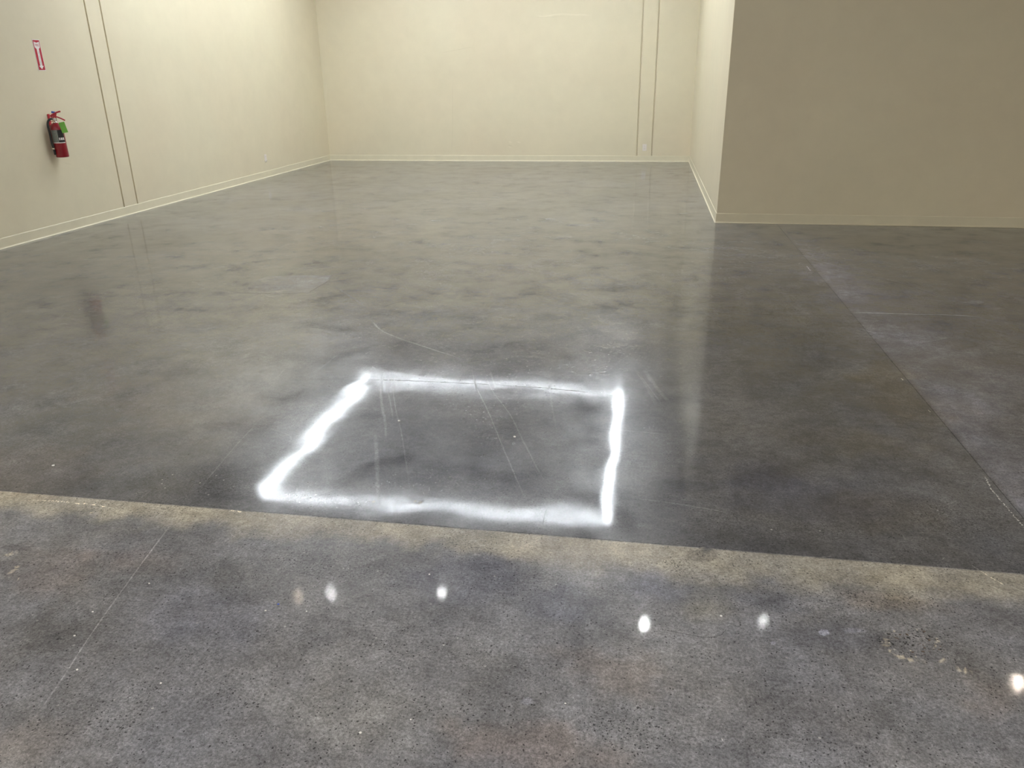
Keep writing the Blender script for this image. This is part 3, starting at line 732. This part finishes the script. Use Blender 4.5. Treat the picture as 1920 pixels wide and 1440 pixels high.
# label wrapped on the cylinder: grey text panel, dark panel, white band
def wrap(name, a0, a1, z0, z1, mat, parent, r=R+0.0006, n=14):
    bm = bmesh.new(); ro = []
    for i in range(n+1):
        a = math.radians(a0+(a1-a0)*i/n)
        ro.append([bm.verts.new((rr*math.cos(a), rr*math.sin(a), z)) for rr, z in ((r, z0), (r, z1), (r-0.002, z1), (r-0.002, z0))])
    for a, b in zip(ro[:-1], ro[1:]):
        for k in range(4): bm.faces.new((a[k], a[(k+1) % 4], b[(k+1) % 4], b[k]))
    bm.faces.new(ro[0]); bm.faces.new(ro[-1][::-1]); bmesh.ops.recalc_face_normals(bm, faces=bm.faces[:])
    o = from_bm(name, bm, mat, parent)
    for p in o.data.polygons: p.use_smooth = False
    return o
VA = math.degrees(math.atan2(-EX.location.y, -EX.location.x))    # bearing of the spectator in the hall
VA = -51.0
wrap('text_panel', VA-62, VA-2, 0.150, 0.272, LABEL_GREY, EX)
wrap('dark_panel', VA-2, VA+58, 0.150, 0.272, DARK, EX)
wrap('white_border', VA-62, VA+58, 0.142, 0.150, SIGN_WHITE, EX)
for k, (u0, u1) in enumerate(((2, 12), (17, 32), (37, 50))): wrap('white_pictogram', VA+u0, VA+u1, 0.172, 0.196, SIGN_WHITE, EX, R+0.0010, 6)
# wall bracket
br_ = from_bm('wall_bracket', box_bm(-0.0795, -0.071, 0.004, 0.034, 0.10, 0.425, 0.002), RED_METAL, EX)
from_bm('hook', box_bm(-0.073, -0.012, 0.004, 0.014, 0.352, 0.358, 0.002), RED_METAL, br_)
from_bm('foot_rest', box_bm(-0.073, -0.055, -0.03, 0.03, 0.12, 0.128, 0.002), DARK, br_)
# inspection tag: green card on a string
bm = box_bm(-0.027, 0.027, -0.0006, 0.0006, -0.105, 0.0, 0.0)
tm = Matrix.Translation((0.070, 0.000, 0.345)) @ Matrix.Rotation(math.radians(90+VA), 4, 'Z') @ Matrix.Rotation(math.radians(-9), 4, 'Y') @ Matrix.Rotation(math.radians(-8), 4, 'X')
bmesh.ops.transform(bm, matrix=tm, verts=bm.verts[:])
tg = from_bm('inspection_tag', bm, GREEN, EX); tg['label'] = 'green inspection card'
tube('tag_string', [(0.020, 0.010, 0.356), (0.048, 0.006, 0.352), (0.070, 0.0, 0.343)], 0.0012, SIGN_WHITE, tg, 6, 4)
tag(EX, 'red fire extinguisher with black hose and green card on the cream wall', 'fire extinguisher')

# ------------------------------------------------------------------ lights
COOL = emis('cool_led_diffuser', (0.90, 0.95, 1.0), RING_POWER)
STRIPM = emis('led_strip_diffuser', (1.0, 0.985, 0.965), STRIP_POWER)
SPOTM = emis('downlight_lens', (1.0, 1.0, 1.0), SPOT_POWER)
SPOTW = emis('warm_downlight_lens', (1.0, 0.84, 0.70), SPOT_POWER*0.7)
RZ = 3.85
c = [at(697, 708, -RZ), at(1165, 738, -RZ), at(1130, 983, -RZ), at(487, 920, -RZ)]
rx0, rx1 = (c[0][0]+c[3][0])/2, (c[1][0]+c[2][0])/2
ry0, ry1 = (c[2][1]+c[3][1])/2, (c[0][1]+c[1][1])/2
ring = empty('rectangular_ring_light', ((rx0+rx1)/2, (ry0+ry1)/2, RZ))
hx_, hy_ = (rx1-rx0)/2, (ry1-ry0)/2
W = 0.026
for s in (-1, 1):
    for ax in 'xy':
        if ax == 'x':
            ch = box('channel', -hx_-W, hx_+W, s*hy_-W, s*hy_+W, 0.0, 0.09, ALU, ring, 0.003)
            box('diffuser', -hx_-W+0.006, hx_+W-0.006, s*hy_-W+0.006, s*hy_+W-0.006, -0.0008, 0.004, COOL, ch)
        else:
            ch = box('channel', s*hx_-W, s*hx_+W, -hy_+W, hy_-W, 0.0, 0.09, ALU, ring, 0.003)
            box('diffuser', s*hx_-W+0.006, s*hx_+W-0.006, -hy_+W+0.002, hy_-W-0.002, -0.0008, 0.004, COOL, ch)
for sx in (-1, 0, 1):
    for sy in (-1, 1):
        tube('suspension_cable', [(sx*hx_, sy*hy_, 0.09), (sx*hx_, sy*hy_, HC-RZ-0.002)], 0.002, ALU, ring, 6, 1)
tag(ring, 'rectangular ring of cool white LED channels hung over the bay', 'ceiling light')

ZS = HC-0.012
def downlight(px, py, r, mat, label, grp=None):
    q = at(px, py, -ZS)
    o = empty('downlight', (q[0], q[1], ZS))
    lathe('trim_ring', [(r+0.002, 0.010), (r+0.020, 0.012), (r+0.022, 0.006), (r+0.012, 0.0), (r+0.002, -0.001), (r, 0.004), (r+0.002, 0.010)], WHITE_METAL, o, 24)
    lathe('lens', [(0, 0.004), (r, 0.004), (r, 0.009), (0, 0.009)], mat, o, 24)
    tag(o, label, 'downlight', grp); return o
L1 = 'small round white downlight set flush in the grey ceiling'
downlight(621, 1110, 0.013, SPOTM, L1, 'ceiling downlights')
downlight(825, 1112, 0.016, SPOTM, L1, 'ceiling downlights')
downlight(1210, 1166, 0.028, SPOTM, L1, 'ceiling downlights')
downlight(1428, 1168, 0.014, SPOTM, L1, 'ceiling downlights')
downlight(1907, 1280, 0.024, SPOTW, 'small round warm white downlight nearest the right-hand wall')
downlight(558, 1118, 0.009, SPOTW, 'smallest warm white downlight set in the grey ceiling')
first = None
for x in (-4.2, 0.0, 4.2, 7.4):
    for y in ((1.6 if x < -4 else -0.8), -3.2, -5.6):
        if first is None:
            r = empty('strip_light', (x, y, HC-0.06)); first = r
            bdy = from_bm('housing', box_bm(-0.75, 0.75, -0.06, 0.06, 0.0, 0.06, 0.004), WHITE_METAL, r)
            from_bm('diffuser', box_bm(-0.74, 0.74, -0.05, 0.05, -0.001, 0.002), STRIPM, r)
            tag(r, 'white LED strip light on the ceiling of the front hall', 'ceiling light', 'strip lights of the front hall')
        else:
            r = first.copy(); COL.objects.link(r); r.location = (x, y, HC-0.06)
            for chd in list(first.children):
                cc = chd.copy(); COL.objects.link(cc); cc.parent = r
